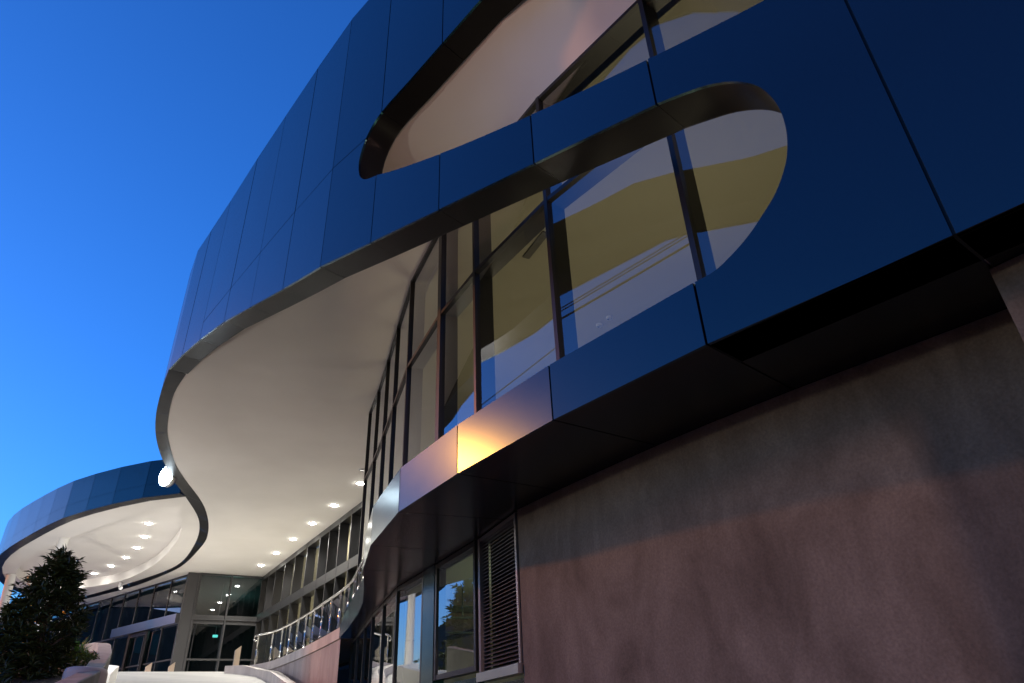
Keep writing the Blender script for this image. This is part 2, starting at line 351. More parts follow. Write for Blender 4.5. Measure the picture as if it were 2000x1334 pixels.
for i in range(1, len(UL) - 1):                     # joint backers: narrow strips 35 mm back
    L = UL[i]
    spans = [(lerp(USLOT, L), lerp(ROOF, L))] if i <= 5 else [(lerp(BOT, L), lerp(ROOF, L))]
    if i == 1: spans.append((2.1, lerp(TOPB, L)))
    elif i <= 5: spans.append((lerp(BOT, L), lerp(TOPB, L)))
    for h0, h1 in spans:
        V = [UP.P(L - .05, h0 + .01, .036), UP.P(L + .05, h0 + .01, .036), UP.P(L + .05, h1 - .01, .036), UP.P(L - .05, h1 - .01, .036)]
        mesh("joint_strip", V, [(0, 1, 2, 3)], 'backing', B)
V = []
Ls = [9.15 + k * (UL[10] - 9.15) / 12 for k in range(13)]
for L in Ls: V += [UP.P(L, SEAM - .03, .036), UP.P(L, SEAM + .04, .036)]
mesh("joint_strip", V, [(2 * i, 2 * i + 2, 2 * i + 3, 2 * i + 1) for i in range(12)], 'backing', B)

# lower ribbon: from the rounded slot end away along the terrace
LOWP = [(1.242, 3.779), (.293, 4.889), (-.563, 6.049), (-1.305, 7.205), (-1.888, 8.604), (-2.285, 10.014), (-2.553, 11.352), (-2.85, 12.668), (-3.186, 13.831), (-3.853, 15.852), (-4.459, 17.511)]
LOW = Plan(LOWP, .3); LL = LOW.L
LTOP = [(0, 2.58), (LL[-2], 2.62), (LL[-2] + .7, 2.62), (LL[-2] + 1.25, 2.5), (LL[-1], 2.37)]
for i in range(len(LL) - 1):
    o = [(LL[i], 2.1), (LL[i + 1], 2.1)] + rng(LTOP, LL[i], LL[i + 1], True)
    plate("ribbon_panel", LOW, o, 0, .03, 'panel', B, (LL[i], LL[i + 1]))
    plate("backing_panel", LOW, [(L_, max(h_, 2.15)) for L_, h_ in o], .285, .3, 'panel' if i > 3 else 'backing', B)
    if i: 
        V = [LOW.P(LL[i] - .05, 2.11, .036), LOW.P(LL[i] + .05, 2.11, .036), LOW.P(LL[i] + .05, lerp(LTOP, LL[i]) - .01, .036), LOW.P(LL[i] - .05, lerp(LTOP, LL[i]) - .01, .036)]
        mesh("joint_strip", V, [(0, 1, 2, 3)], 'backing', B)
strips("reveal_panel", LOW, rng(LTOP, 0, LL[-1]), LL[1:-1], .031, .3, 'reveal', B)

# ground-floor wall line and the black soffit between it and the ribbon
WALL = [(3.35, 3.06), (2.975, 3.512), (2.432, 4.101), (1.912, 4.679), (1.274, 5.457), (.448, 6.601), (-.024, 7.304)]
GLOW = [(-.024, 7.304), (-.564, 8.577), (-1.0, 9.45), (-1.405, 10.25), (-2.0, 11.4), (-2.476, 12.766), (-2.931, 14.036), (-3.55, 16.0), (-4.30, 18.25)]
inner = Plan([(5.2, .9)] + WALL + GLOW[1:], .1)
outer_j = [(4.4, .45), (2.274, 2.757)] + LOWP
near = []
for p in outer_j:
    p = Vector(p); best = min((((Vector(inner.at(L_)) - p).length), L_) for L_ in [k * .04 for k in range(int(inner.L[-1] / .04) + 1)])
    near.append(best[1])
for a, b_, la, lb in zip(outer_j, outer_j[1:], near, near[1:]):
    a, b_ = Vector(a), Vector(b_); t = (b_ - a).normalized() * .008
    mid = [inner.at(la + (lb - la) * k / 4, .06) for k in range(4, -1, -1)]
    poly = [a + t, b_ - t] + mid
    sh = Vector((t.y, -t.x)) * 4                   # start just behind the ribbon's face
    poly[0] = poly[0] + sh; poly[1] = poly[1] + sh
    u = (mid[0] - mid[-1]).normalized() * .008; poly[2] = poly[2] - u; poly[-1] = poly[-1] + u
    prism_part("soffit_panel", 'soffit', B, [tuple(p) for p in poly], 2.1 + EYE, 2.13 + EYE)
# slab over the soffit (terrace and first floor), also closes the view upwards
TERR = [(6.2, .9), (2.6, 2.95), (1.6, 4.0), (.6, 5.1), (-.3, 6.3), (-.95, 7.35), (-1.5, 8.7), (-1.95, 10.1), (-2.2, 11.4), (-2.5, 12.75), (-2.85, 13.9), (-3.5, 15.95), (-4.1, 17.6),
        (-5.2, 19.65), (-6.65, 22.3), (-8.3, 24.9), (-10.3, 26.05), (-13.4, 24.3), (-20, 20.5), (-30, 30), (-40, 50), (-25, 56), (-8, 46), (14, 24)]
tag(prism_part("terrace_floor", 'floor', None, TERR, 2.135 + EYE, 2.2 + EYE), kind='structure')

# dark rendered wall on the right and its pier
rw = Plan(WALL, .2)
V = []; Fs = []
Ws = spline([tuple(p) for p in WALL], 5)
rp_ = Plan(Ws, .22)
for k, L in enumerate(rp_.L): V += [rp_.P(L, -1.6, 0), rp_.P(L, 2.095, 0), rp_.P(L, 2.095, .22), rp_.P(L, -1.6, .22)]
for k in range(len(rp_.L) - 1):
    for j in range(4): Fs.append((4 * k + j, 4 * k + (j + 1) % 4, 4 * k + 4 + (j + 1) % 4, 4 * k + 4 + j))
e = 4 * (len(rp_.L) - 1); Fs += [(0, 3, 2, 1), (e, e + 1, e + 2, e + 3)]
rwall = mesh("rendered_wall", V, Fs, 'render', B)
prism_part("pier", 'render', B, [(2.63, 3.07), (3.35, 2.1), (4.4, 2.6), (3.3, 3.25), (3.02, 3.5)], 0, 2.095 + EYE)

# louvre between wall and shop window
lv = part("louvre", B)
gp = Plan(GLOW, .1)
l0, l1, h0, h1 = .05, 1.27, .56, 2.08
def gbar(name, m, par, La, ha, Lb, hb, w, d, dep=.04):
    q = MB(); A = gp.P(La, ha, dep); Bq = gp.P(Lb, hb, dep); nrm = gp.at((La + Lb) / 2, 1) - gp.at((La + Lb) / 2, 0)
    q.bar(A, Bq, w, d, (nrm.x, nrm.y, 0)); return q.build(name, m, par)
gbar("frame", 'louvre', lv, l0 + .02, h0, l0 + .02, h1, .045, .12, .05)
gbar("frame", 'louvre', lv, l1 - .02, h0, l1 - .02, h1, .06, .12, .05)
gbar("frame", 'louvre', lv, l0, h1 - .02, l1, h1 - .02, .05, .12, .06)
gbar("sill", 'steel', lv, l0 - .02, h0 - .02, l1, h0 - .02, .09, .16, .03)
gbar("backing", 'backing', lv, l0, (h0 + h1) / 2, l1, (h0 + h1) / 2, h1 - h0, .01, .16)
ns = 36
nrm = (gp.at(.6, 1) - gp.at(.6, 0)).normalized(); n3 = Vector((nrm.x, nrm.y, 0)); t3 = (gp.P(l1, 0, 0) - gp.P(l0, 0, 0)).normalized()
q = MB(); hw = (l1 - l0 - .1) / 2
q.box((0, 0, 0), t3 * hw, (n3 * .034 + Vector((0, 0, .017))), (Vector((0, 0, .0025)) - n3 * .001))
sl = q.build("slat", 'louvre', lv)
for k in range(ns):
    o = sl if k == 0 else sl.copy()
    if k: COL.objects.link(o); o.parent = lv
    o.location = gp.P((l0 + l1) / 2, h0 + .05 + k * (h1 - h0 - .09) / (ns - 1), .06)

# shop glazing on the ground floor
def curtain(parent, plan, Ls, h0, h1, trans=(), m='glass', mw=.05, din=.2, dout=.03, wide=(), frame='mullion', pane_d=0, head=True, pane='pane', sill=True, tw=.06):
    for L in Ls:
        q = MB(); nr = plan.at(L, 1) - plan.at(L, 0); n3 = Vector((nr.x, nr.y, 0)).normalized()
        c = plan.P(L, 0, (din - dout) / 2); w = .13 if any(abs(L - x) < .02 for x in wide) else mw
        q.bar((c.x, c.y, h0 + EYE), (c.x, c.y, h1 + EYE), w, din + dout, n3); q.build("mullion", frame, parent)
    hs = [h0] + list(trans) + [h1]
    for a, b_ in zip(Ls, Ls[1:]):
        for ha, hb in zip(hs, hs[1:]):
            g = mw / 2
            mesh(pane, [plan.P(a + g, ha + .02, pane_d), plan.P(b_ - g, ha + .02, pane_d), plan.P(b_ - g, hb - .02, pane_d), plan.P(a + g, hb - .02, pane_d)], [(0, 1, 2, 3)], m, parent)
        for ht in list(trans) + ([h1 - .03] if head else []) + ([h0 + .03] if sill else []):
            q = MB(); A = plan.P(a + mw / 2, ht, (din - dout) / 2); Bq = plan.P(b_ - mw / 2, ht, (din - dout) / 2); nr = plan.at((a + b_) / 2, 1) - plan.at((a + b_) / 2, 0)
            q.bar(A, Bq, tw, din + dout - .012, (nr.x, nr.y, 0)); q.build("transom", frame, parent)
cw = part("shop_window", B)
GL = gp.L
curtain(cw, gp, [1.40, 2.78], .62, 2.09, (), 'glass', .06, .12, .02)
curtain(cw, gp, [3.32, 4.57, 6.0, 7.35, 8.85, 10.4, 11.9, GL[-1] - .02], -1.4, 2.09, (), 'glass', .05, .12, .03)
gbar("pier", 'panel', B, 3.05, -1.5, 3.05, 2.09, .46, .16, .05)
gbar("wall_panel", 'panel', B, 1.33, -.5, 2.82, -.5, 2.1, .1, .02)
gbar("wall_panel", 'soffit', B, .0, -.55, 1.33, -.55, 2.0, .1, .06)
# dim shop behind
def room(name, poly, h0, h1, m, holes=()):
    q = MB(); n_ = len(poly); V = [(x, y, h0 + EYE) for x, y in poly] + [(x, y, h1 + EYE) for x, y in poly]
    Fs = [tuple(range(n_)), tuple(range(n_, 2 * n_))] + [(i, (i + 1) % n_, n_ + (i + 1) % n_, n_ + i) for i in range(n_) if i not in holes]
    return mesh(name, V, Fs, m, B)
shop = [(.2, 7.45), (-.38, 8.7), (-1.2, 10.35), (-1.8, 11.5), (-2.27, 12.83), (-2.73, 14.1), (-4.1, 18.3), (0, 18.3), (4.5, 9.2)]
room("shop_room", shop, -1.55, 2.08, 'room_pale', (0, 1, 2, 3, 4, 5))

for hz, x0, y0, x1, y1, w_ in ((1.78, -1.5, 11.6, .6, 12.6, .16), (1.55, -1.2, 11.0, .5, 11.8, .05), (1.5, -1.6, 12.2, -.2, 12.9, .06)):
    q = MB(); q.bar((x0, y0, hz + EYE), (x1, y1, hz + EYE), w_, w_ * .6, (0, 0, 1))
    for t_ in (.15, .85): x_, y_ = x0 + (x1 - x0) * t_, y0 + (y1 - y0) * t_; q.tube([(x_, y_, hz + EYE), (x_, y_, 2.08 + EYE)], .012, 6)
    q.build("ceiling_track", 'vent', B)
# first-floor glass wall behind the slots
GU = Plan([(3.75, 2.75), (1.67, 4.84), (.50, 6.2), (.06, 6.82), (-.453, 7.59), (-1.05, 8.63), (-1.79, 10.25), (-2.31, 11.82), (-2.775, 13.25), (-3.27, 14.72), (-3.735, 15.97)], .1)
fw = part("glass_wall", B)
gl_ = GU.L; mul = [.05, 1.25, gl_[1], gl_[2], gl_[4], gl_[5], gl_[6], gl_[7], gl_[8], gl_[9], gl_[10]]
curtain(fw, GU, mul, 2.2, 7.3, (5.5,), 'glass', .055, .24, .04, (gl_[5],))
hall = [(4.2, 2.7), (1.95, 5.05), (.80, 6.4), (.36, 7.0), (-.16, 7.75), (-.78, 8.77), (-1.5, 10.37), (-2.0, 11.92), (-2.47, 13.35), (-2.96, 14.82), (-3.5, 15.93), (-.3, 15.9), (4.0, 12.5), (8.5, 6)]
room("hall_room", hall, 2.21, 7.28, 'room', tuple(range(10)))
mesh("end_wall", [(-3.74, 16.0, 2.2 + EYE), (-.3, 16.05, 2.2 + EYE), (-.3, 16.05, 7.3 + EYE), (-3.74, 16.0, 7.3 + EYE)], [(0, 1, 2, 3)], 'soffit', B)
vt = MB(); a = Vector((.31, 9.63, 0)); b_ = Vector((.65, 8.955, 0)); vt.bar(a + Vector((0, 0, 7.26 + EYE)), b_ + Vector((0, 0, 7.26 + EYE)), .13, .03, (0, 0, 1)); vt.build("air_vent", 'vent', B)

for x_, y_ in ((2.01, 11.78), (1.83, 12.05)):
    q = MB(); q.tube([(x_, y_, 7.275 + EYE), (x_, y_, 7.24 + EYE), (x_, y_, 7.215 + EYE)], [.07, .07, .045], 14); q.build("smoke_detector", 'plastic', B, True)
# white ceilings
HS = [(0, 9.3), (4.6, 8.65), (6.7, 8.28), (8.16, 7.97), (8.9, 7.82), (9.3, 7.6), (11, 7.5), (14, 7.38), (16.6, 7.31), (17.6, 7.305)]
V = []; n_ = 60; Lend = UL[12]
for k in range(n_ + 1):
    t = k / n_; L = Lend * t
    V.append(UP.P(L, max(lerp(HS, L), 7.305), .39))
    q = GU.at(gl_[-1] * (t ** 1.12)); V.append(Vector((q.x, q.y, 7.305 + EYE)))
mesh("ceiling_panel", V, [(2 * i, 2 * i + 1, 2 * i + 3, 2 * i + 2) for i in range(n_)], 'ceiling', B, True)
bandR = [(-7.4, 13.46), (-8.1, 14.4), (-8.77, 15.57), (-9.34, 16.72), (-9.8, 17.92), (-10.2, 19.1), (-10.5, 20.36), (-11.0, 22.9), (-11.67, 25.03), (-12.45, 26.9), (-13.35, 28.58), (-15.55, 31.84), (-17.39, 33.87), (-20.47, 36.57), (-24.17, 39.08), (-30, 43)]
bandL = [(-7.69, 13.23), (-8.29, 14.17), (-9.03, 15.44), (-9.66, 16.72), (-10.15, 17.96), (-10.55, 19.2), (-10.9, 20.5), (-11.2, 21.9), (-11.75, 24.2), (-12.4, 26.0), (-13.5, 28.19), (-15.3, 31.13), (-17.05, 33.13), (-20.14, 35.65), (-23.82, 38.35), (-29.5, 42.2)]
bR = spline(bandR, 4); bL = spline(bandL, 4)
poly = [(x, y, 7.305 + EYE) for x, y in [(-7.3, 13.15)] + bR[1:]] + [(x, y, 7.305 + EYE) for x, y in [(-34, 47.8), (-23.67, 39.75), (-16, 33.8), (-12.94, 35.7), (-5.82, 24.55), (-.25, 16.0), (-3.74, 15.8)]]
mesh("ceiling_panel", poly, [tuple(range(len(poly)))], 'ceiling', B)
rd_ = [tuple(UP.at(L, .45)) for L in UP.L] + [(-12, 36), (-4, 44), (14, 24), (12, 2), (6, -1)]
mesh("roof_deck", [(x, y, 10.2 + EYE) for x, y in rd_], [tuple(range(len(rd_)))], 'concrete', B)
# grey band under the S-curve
Vb = []
for (x, y), (x2, y2) in zip(bL, bR): Vb += [(x, y, 7.299 + EYE), (x2, y2, 7.299 + EYE), (x, y, 7.4 + EYE), (x2, y2, 7.4 + EYE)]
nb = len(bL)
step = 4
for k in range(0, nb - 1, step):
    e = min(k + step, nb - 1); sub = Vb[4 * k:4 * e + 4]; Fs = []
    for i in range(e - k):
        b0 = 4 * i; Fs += [(b0, b0 + 1, b0 + 5, b0 + 4), (b0 + 1, b0 + 3, b0 + 7, b0 + 5), (b0, b0 + 4, b0 + 6, b0 + 2)]
    sub = [Vector(v) for v in sub]
    if e - k >= 1:                                   # thin open joint between pieces
        for j in range(4): sub[j] = sub[j].lerp(sub[j + 4], .02)
    mesh("band_panel", sub, Fs, 'reveal', B)

# far glass wall of the terrace
RPl = Plan([(-12.94, 35.65), (-5.82, 24.51), (-.4, 16.05)], .1)
fr = part("terrace_glass_wall", B)
Lm = [0.05, 1.3, 2.74, 4.37, 6.02, 7.79, 9.51, 10.68, 11.88, 13.19, 14.6, 16.2, 17.8, 19.4, 21, 22.6]
curtain(fr, RPl, Lm, 2.2, 7.3, (5.3,), 'glass', .07, .32, .05, tw=.36)
room_far = [(-12.7, 35.7), (-5.5, 24.7), (-.2, 16.3), (4, 18.5), (-8, 38)]
room("far_room", room_far, 2.21, 7.28, 'room_pale', (0, 1))

# ================================================================== GLASS PAVILION
PV = thing("glass_pavilion", "dark glass entrance pavilion with steel corner post at back of the terrace", "building")
lp = Plan([(-16, 33.76), (-23.67, 39.71), (-40, 52)], .1)
pw = part("side_glass", PV)
curtain(pw, lp, [.32, 1.93, 3.61, 5.26, 6.88, 8.45, 9.9, 11.5, 13.1, 14.8, 16.5, 18.2], 2.2, 7.28, (3.5, 5.05), 'dark_glass', .06, .15, .03, frame='dark_steel')
q = MB(); A = lp.P(.3, 5.24, -.1); Bq = lp.P(6.9, 5.24, -.1); q.bar(A, Bq, .42, .35, (Bq - A).cross(Vector((0, 0, 1)))); q.build("entrance_beam", 'steel', PV)
door = part("side_door", PV)
box_part("frame", 'mullion', door, lp.P(5.0, 2.2, -.08), lp.P(5.0, 5.0, -.08), .22, .1)
box_part("frame", 'mullion', door, lp.P(3.2, 2.2, -.08), lp.P(3.2, 5.0, -.08), .16, .1)
box_part("frame", 'mullion', door, lp.P(5.0, 4.92, -.08), lp.P(3.2, 4.92, -.08), .16, .1)
cp = Plan([(-16, 33.76), (-12.94, 35.65)], .1)
cwn = part("front_glass", PV)
curtain(cwn, cp, [.35, 1.82, 3.58], 2.2, 7.28, (3.46, 5.2), 'dark_glass', .06, .15, .03, frame='dark_steel', tw=.07)
q = MB(); q.bar(cp.P(.35, 5.2, -.02), cp.P(3.55, 5.2, -.02), .40, .12, (.52, -.85, 0)); q.build("transom_beam", 'dark_steel', PV)
q = MB(); q.bar((-15.98, 33.95, 2.2 + EYE), (-15.98, 33.95, 7.28 + EYE), .62, .5, (.52, -.85, 0)); q.build("corner_post", 'dark_steel', PV)
fd = part("front_door", PV)
for L in (.55, 1.78): box_part("frame", 'mullion', fd, cp.P(L, 2.2, -.05), cp.P(L, 4.98, -.05), .12, .1)
box_part("frame", 'mullion', fd, cp.P(.5, 4.95, -.05), cp.P(1.83, 4.95, -.05), .1, .1)
q = MB(); q.box(cp.P(1.15, 5.12, -.11), (.12, .07, 0), (.02, -.03, 0), (0, 0, .03)); q.build("door_sensor", 'plastic', PV)
pav = [(-15.8, 34.1), (-13.1, 35.75), (-9.5, 41), (-22, 50), (-39, 52.5), (-23.5, 39.9)]
pq = room("pavilion_room", pav, 2.21, 7.27, 'room_dark', (0, 4, 5)); pq.parent = PV

# ================================================================== ROUND CANOPY
RC = thing("round_canopy", "round white canopy with blue grey metal fascia at left edge", "canopy")
ring_s = spline([(-11.25, 21.72), (-12.97, 22.11), (-14.14, 22.65), (-16.46, 23.92), (-19.39, 26.3), (-21.95, 28.68), (-24.0, 31.2), (-25.6, 34.2), (-26.4, 37.2), (-26.3, 39.9)], 6)
RG = Plan(Plan(ring_s).resample(1.4), .33)
for i in range(len(RG.L) - 1):
    a, b_ = RG.L[i], RG.L[i + 1]
    top = lambda L: 8.55 + .12 * min(L, 6) / 6 + .3 * max(0, L - 6) / 8 if L < 14 else 8.97
    md = 7.72
    plate("fascia_panel", RG, [(a, 7.28), (b_, 7.28), (b_, md), (a, md)], 0, .03, 'panel', RC, (a, b_), .008)
    plate("fascia_panel", RG, [(a, md + .008), (b_, md + .008), (b_, top(b_)), (a, top(a))], 0, .03, 'panel', RC, (a, b_), .008)
    mesh("joint_strip", [RG.P(b_ - .05, 7.3, .036), RG.P(b_ + .05 if i < len(RG.L) - 2 else b_, 7.3, .036), RG.P(b_ + .05 if i < len(RG.L) - 2 else b_, top(b_) - .01, .036), RG.P(b_ - .05, top(b_) - .01, .036)], [(0, 1, 2, 3)], 'backing', RC)
    mesh("fascia_soffit", [RG.P(a + .004, 7.275, .0), RG.P(b_ - .004, 7.275, 0), RG.P(b_ - .004, 7.275, .36), RG.P(a + .004, 7.275, .36)], [(0, 1, 2, 3)], 'reveal', RC)
outer_loop = [tuple(RG.at(L, .3)) for L in [RG.L[-1] * k / 60 for k in range(61)]]
far_loop = [p for p in bL if p[1] > 21.9 and p[0] > -26]
loop = outer_loop + far_loop[::-1]
tray = spline([(-11.48, 22.63), (-12.4, 24.91), (-13.32, 26.79), (-14.2, 28.24), (-15.91, 30.69), (-17.8, 32.97), (-20.23, 35.22), (-22.99, 36.6), (-25.0, 36.4), (-24.9, 34.2), (-23.72, 32.06), (-21.5, 29.6), (-18.9, 27.35), (-16.2, 25.3), (-14.0, 23.9), (-12.4, 22.9), (-11.48, 22.63)], 5)[:-1]
tray = [(x * .94 - 17.7 * .06, y * .94 + 29.2 * .06) for x, y in tray]
def mesh_ring(name, lo, li, h, m, par):
    bm = bmesh.new(); es = []
    for lp_ in (lo, li):
        vs = [bm.verts.new((x, y, h + EYE)) for x, y in lp_]
        for i in range(len(vs)): es.append(bm.edges.new((vs[i], vs[(i + 1) % len(vs)])))
    bmesh.ops.triangle_fill(bm, edges=es, use_beauty=True)
    me = bpy.data.meshes.new(name); bm.to_mesh(me); bm.free(); me.materials.append(M[m])
    o = bpy.data.objects.new(name, me); COL.objects.link(o); o.parent = par; return o
mesh_ring("canopy_soffit", loop, tray, 7.30, 'ceiling', RC)
k = len(tray); TH = 7.72
V = [(x, y, 7.30 + EYE) for x, y in tray] + [(x, y, TH + EYE) for x, y in tray]
mesh("cove_rim", V, [(i, (i + 1) % k, k + (i + 1) % k, k + i) for i in range(k)], 'ceiling', RC, True)
mesh("tray_ceiling", [(x, y, TH + EYE) for x, y in tray], [tuple(range(k))], 'ceiling', RC)
mesh("canopy_roof", [(x, y, 8.4 + EYE) for x, y in loop], [tuple(range(len(loop)))], 'concrete', RC)
def column(base, top, r, label):
    t = thing("round_column", label, "column", "white columns under the round canopy"); 
    q = MB(); q.tube([base, top], r, 28); q.build("shaft", 'white_paint', t, True)
    q = MB(); b0 = Vector(base); q.tube([b0, b0 + Vector((0, 0, .12))], r * 1.25, 28); q.build("base_collar", 'steel', t, True)
    q = MB(); q.tube([Vector(top) + Vector((0, 0, -.06)), top], r * 1.08, 28); q.build("top_collar", 'white_paint', t, True)
column((-18.1, 26.75, 2.2 + EYE), (-18.1, 26.75, 7.35 + EYE), .17, "white round column standing upright behind the tree top")
column((-23.2, 31.9, 2.2 + EYE), (-24.0, 32.5, 7.30 + EYE), .19, "white column at the left edge of the photo, leaning outwards")

# ================================================================== TERRACE EDGE, RAILING, RAMP
COPE = Plan([(-4.459, 17.511), (-5.478, 19.489), (-6.937, 22.139), (-8.555, 24.737), (-9.6, 25.75)], .28)
CS = Plan(spline([tuple(p) for p in COPE.p], 4), .28)
rwl = thing("terrace_wall", "curved terrace wall with orange lit stone coping below the glass railing", "wall")
nn = 9
for i in range(nn):
    a, b_ = CS.L[-1] * i / nn, CS.L[-1] * (i + 1) / nn
    Ls = [a + .004 + (b_ - a - .008) * k / 3 for k in range(4)]
    V = []; Fs = []
    for L in Ls: V += [CS.P(L, 2.1, 0), CS.P(L, 2.35, 0), CS.P(L, 2.35, .3), CS.P(L, 2.1, .3)]
    for j in range(3):
        for c in range(4): Fs.append((4 * j + c, 4 * j + (c + 1) % 4, 4 * j + 4 + (c + 1) % 4, 4 * j + 4 + c))
    Fs += [(0, 3, 2, 1), (12, 13, 14, 15)]
    mesh("coping_stone", V, Fs, 'stone', rwl)
    V = []
    for L in Ls: V += [CS.P(L, -1.6, .04), CS.P(L, 2.095, .04)]
    mesh("cladding_panel", V, [(2 * j, 2 * j + 2, 2 * j + 3, 2 * j + 1) for j in range(3)], 'cladding', rwl)
RL = Plan(spline([(-2.85, 12.668), (-3.186, 13.831), (-3.853, 15.852), (-4.459, 17.511), (-5.478, 19.489), (-6.937, 22.139), (-8.555, 24.737), (-9.55, 25.72)], 5), .12)
rail = thing("glass_railing", "curving glass railing with steel handrail along the terrace edge", "railing")
npost = 15; LR0, LR1 = 1.0, RL.L[-1] - .05
lps = [LR1 - (LR1 - LR0) * i / (npost - 1) for i in range(npost)]
q = MB(); q.tube([RL.P(LR1 - (LR1 - LR0) * i / 60, 3.32, .12) for i in range(61)], .032, 12)
e0 = RL.P(LR1, 3.32, .12); q.tube([e0, e0 + Vector((-.14, .06, -.03)), e0 + Vector((-.18, .08, -.12)), e0 + Vector((-.10, .05, -.2))], .032, 12)
q.build("handrail", 'chrome', rail, True)
for i, L in enumerate(lps):
    q = MB(); a = RL.P(L, 2.34, .12)
    for s_ in (-.022, .022):
        c = RL.P(L + s_, 2.34, .12); q.tube([c, c + Vector((0, 0, .97))], .014, 8)
    for hz in (.12, .5, .86): 
        c = RL.P(L, 2.34 + hz, .12); q.tube([c - Vector((0, 0, .025)), c + Vector((0, 0, .025))], .034, 8)
    q.build("post", 'chrome', rail, True)
    if i:
        La, Lb = lps[i - 1] - .05, L + .05
        mesh("glass_pane", [RL.P(La, 2.44, .12), RL.P(Lb, 2.44, .12), RL.P(Lb, 3.2, .12), RL.P(La, 3.2, .12)], [(0, 1, 2, 3)], 'rail_glass', rail)

def slant_post(x, y, h, label):
    t = thing("handrail_post", label, "post", "slant topped steel posts at the head of the ramp")
    e_ = Vector((.87, .495, 0)); n_ = Vector((.495, -.87, 0)); b0 = Vector((x, y, 2.2 + EYE))
    for s_, m in ((0, 'tan'), (.16, 'steel')):
        q = MB(); p = b0 + n_ * -s_
        V = [p - e_ * .09, p + e_ * .09, p + e_ * .09 + Vector((0, 0, h)), p - e_ * .09 + Vector((0, 0, h - .14))]
        V = V + [v - n_ * .05 for v in V]
        q.add(V, [(0, 1, 2, 3), (7, 6, 5, 4), (0, 4, 5, 1), (1, 5, 6, 2), (2, 6, 7, 3), (3, 7, 4, 0)]); q.build("plate", m, t)
slant_post(-10.15, 25.95, .82, "slant topped steel post beside the left end of the glass railing")
slant_post(-12.9, 25.3, .34, "left one of two short slant topped posts before the dark pavilion door")
slant_post(-12.2, 25.5, .34, "right one of two short slant topped posts before the dark pavilion door")

RD = Vector((.495, -.87)); RS = Vector((.87, .495)); SL = .161
rt = [Vector((-14.6, 23.62)), Vector((-9.3, 26.65))]
def ramp_h(p): return 2.2 - SL * max(0, (Vector(p) - Vector((-12.06, 25.08))).dot(RD))
Lr = 23.5
rv = []
for s_ in (0, Lr):
    for p in rt: w = p + RD * s_; rv.append((w.x, w.y, ramp_h(w) + EYE + .004))
tag(mesh("ramp", rv + [(x, y, 0) for x, y, z in rv], [(0, 1, 3, 2), (0, 4, 5, 1), (0, 2, 6, 4), (1, 5, 7, 3), (2, 3, 7, 6)], 'white_concrete'), kind='structure')
kb = thing("ramp_kerb", "grey kerb curving down from the railing beside the white ramp", "kerb")
kp = Plan(spline([(-10.25, 25.6), (-9.6, 25.45), (-8.75, 24.85), (-7.7, 23.2), (-6.6, 21.0), (-5.5, 18.9), (-4.4, 16.6)], 5), .26)
KH = [(0, 2.33), (.7, 2.32), (1.8, 2.12), (3.7, 1.9), (6.2, 1.5), (8.5, 1.1), (11.5, .5)]
for i in range(6):
    a, b_ = kp.L[-1] * i / 6, kp.L[-1] * (i + 1) / 6; V = []; Fs = []
    for k_ in range(6):
        L = a + .004 + (b_ - a - .008) * k_ / 5; hh = lerp(KH, L); V += [kp.P(L, hh - .6, 0), kp.P(L, hh, 0), kp.P(L, hh, .26), kp.P(L, hh - .6, .26)]
    for j in range(5):
        for c in range(4): Fs.append((4 * j + c, 4 * j + (c + 1) % 4, 4 * j + 4 + (c + 1) % 4, 4 * j + 4 + c))
    Fs += [(0, 3, 2, 1), (20, 21, 22, 23)]; mesh("kerb_stone", V, Fs, 'stone', kb)

# ------------------------------------------------------------------ planter, tree and plants
pl = thing("concrete_planter", "curved grey concrete planter wall around the tree at lower left", "planter")
rim = spline([(-5.2, 8.3), (-6.02, 10), (-6.6, 11.5), (-7.5, 13.2), (-8.47, 15), (-9.5, 16.75), (-10.2, 17.9), (-10.75, 18.45), (-11.4, 18.7), (-12.3, 18.5), (-13.2, 17.9)], 6)
PR = Plan(rim[::-1], .24)
def rim_h(p): return .79 + .185 * (min(p[1], 18.3) - 10)
V = []; Fs = []
for L in PR.L:
    a = PR.at(L); b_ = PR.at(L, .27); hh = rim_h(a)
    V += [(a.x, a.y, hh - 1.6 + EYE), (a.x, a.y, hh + EYE - .015), (a.x + (b_.x - a.x) * .06, a.y + (b_.y - a.y) * .06, hh + EYE), (b_.x, b_.y, hh + EYE), (b_.x, b_.y, hh - .7 + EYE)]
k = len(PR.L)
for i in range(k - 1):
    for j in range(4): Fs.append((5 * i + j, 5 * i + j + 1, 5 * i + 6 + j, 5 * i + 5 + j))
mesh("planter_wall", V, Fs, 'planter', pl)
# which side is inside? soil lies to the left of the wall
sv = []
for (x, y) in rim: sv += [(x, y, rim_h((x, y)) - .18 + EYE), (x - 7, y - 2.5, rim_h((x, y)) - .18 + EYE)]
mesh("soil", sv, [(2 * i, 2 * i + 2, 2 * i + 3, 2 * i + 1) for i in range(len(rim) - 1)], 'soil', pl)
ck = thing("ramp_cheek_wall", "low white rounded cheek wall between planter and ramp", "wall")
V = []; Fs = []
cpn = Plan(spline([(-12.6, 21.4), (-11.6, 21.0), (-11.2, 20.2), (-10.3, 18.4), (-9.2, 16.45)], 5), .3)
for L in cpn.L:
    a = cpn.at(L); b_ = cpn.at(L, .35); hh = ramp_h(a) + .46; V += [(a.x, a.y, hh - 1 + EYE), (a.x, a.y, hh + EYE), (b_.x, b_.y, hh + EYE), (b_.x, b_.y, hh - 1 + EYE)]
for i in range(len(cpn.L) - 1):
    for j in range(3): Fs.append((4 * i + j, 4 * i + j + 1, 4 * i + 5 + j, 4 * i + 4 + j))
mesh("wall_body", V, Fs, 'white_paint', ck)
st = thing("planter_inner_wall", "pinkish rounded block inside the planter at the foot of the tree", "wall")
V = []; Fs = []
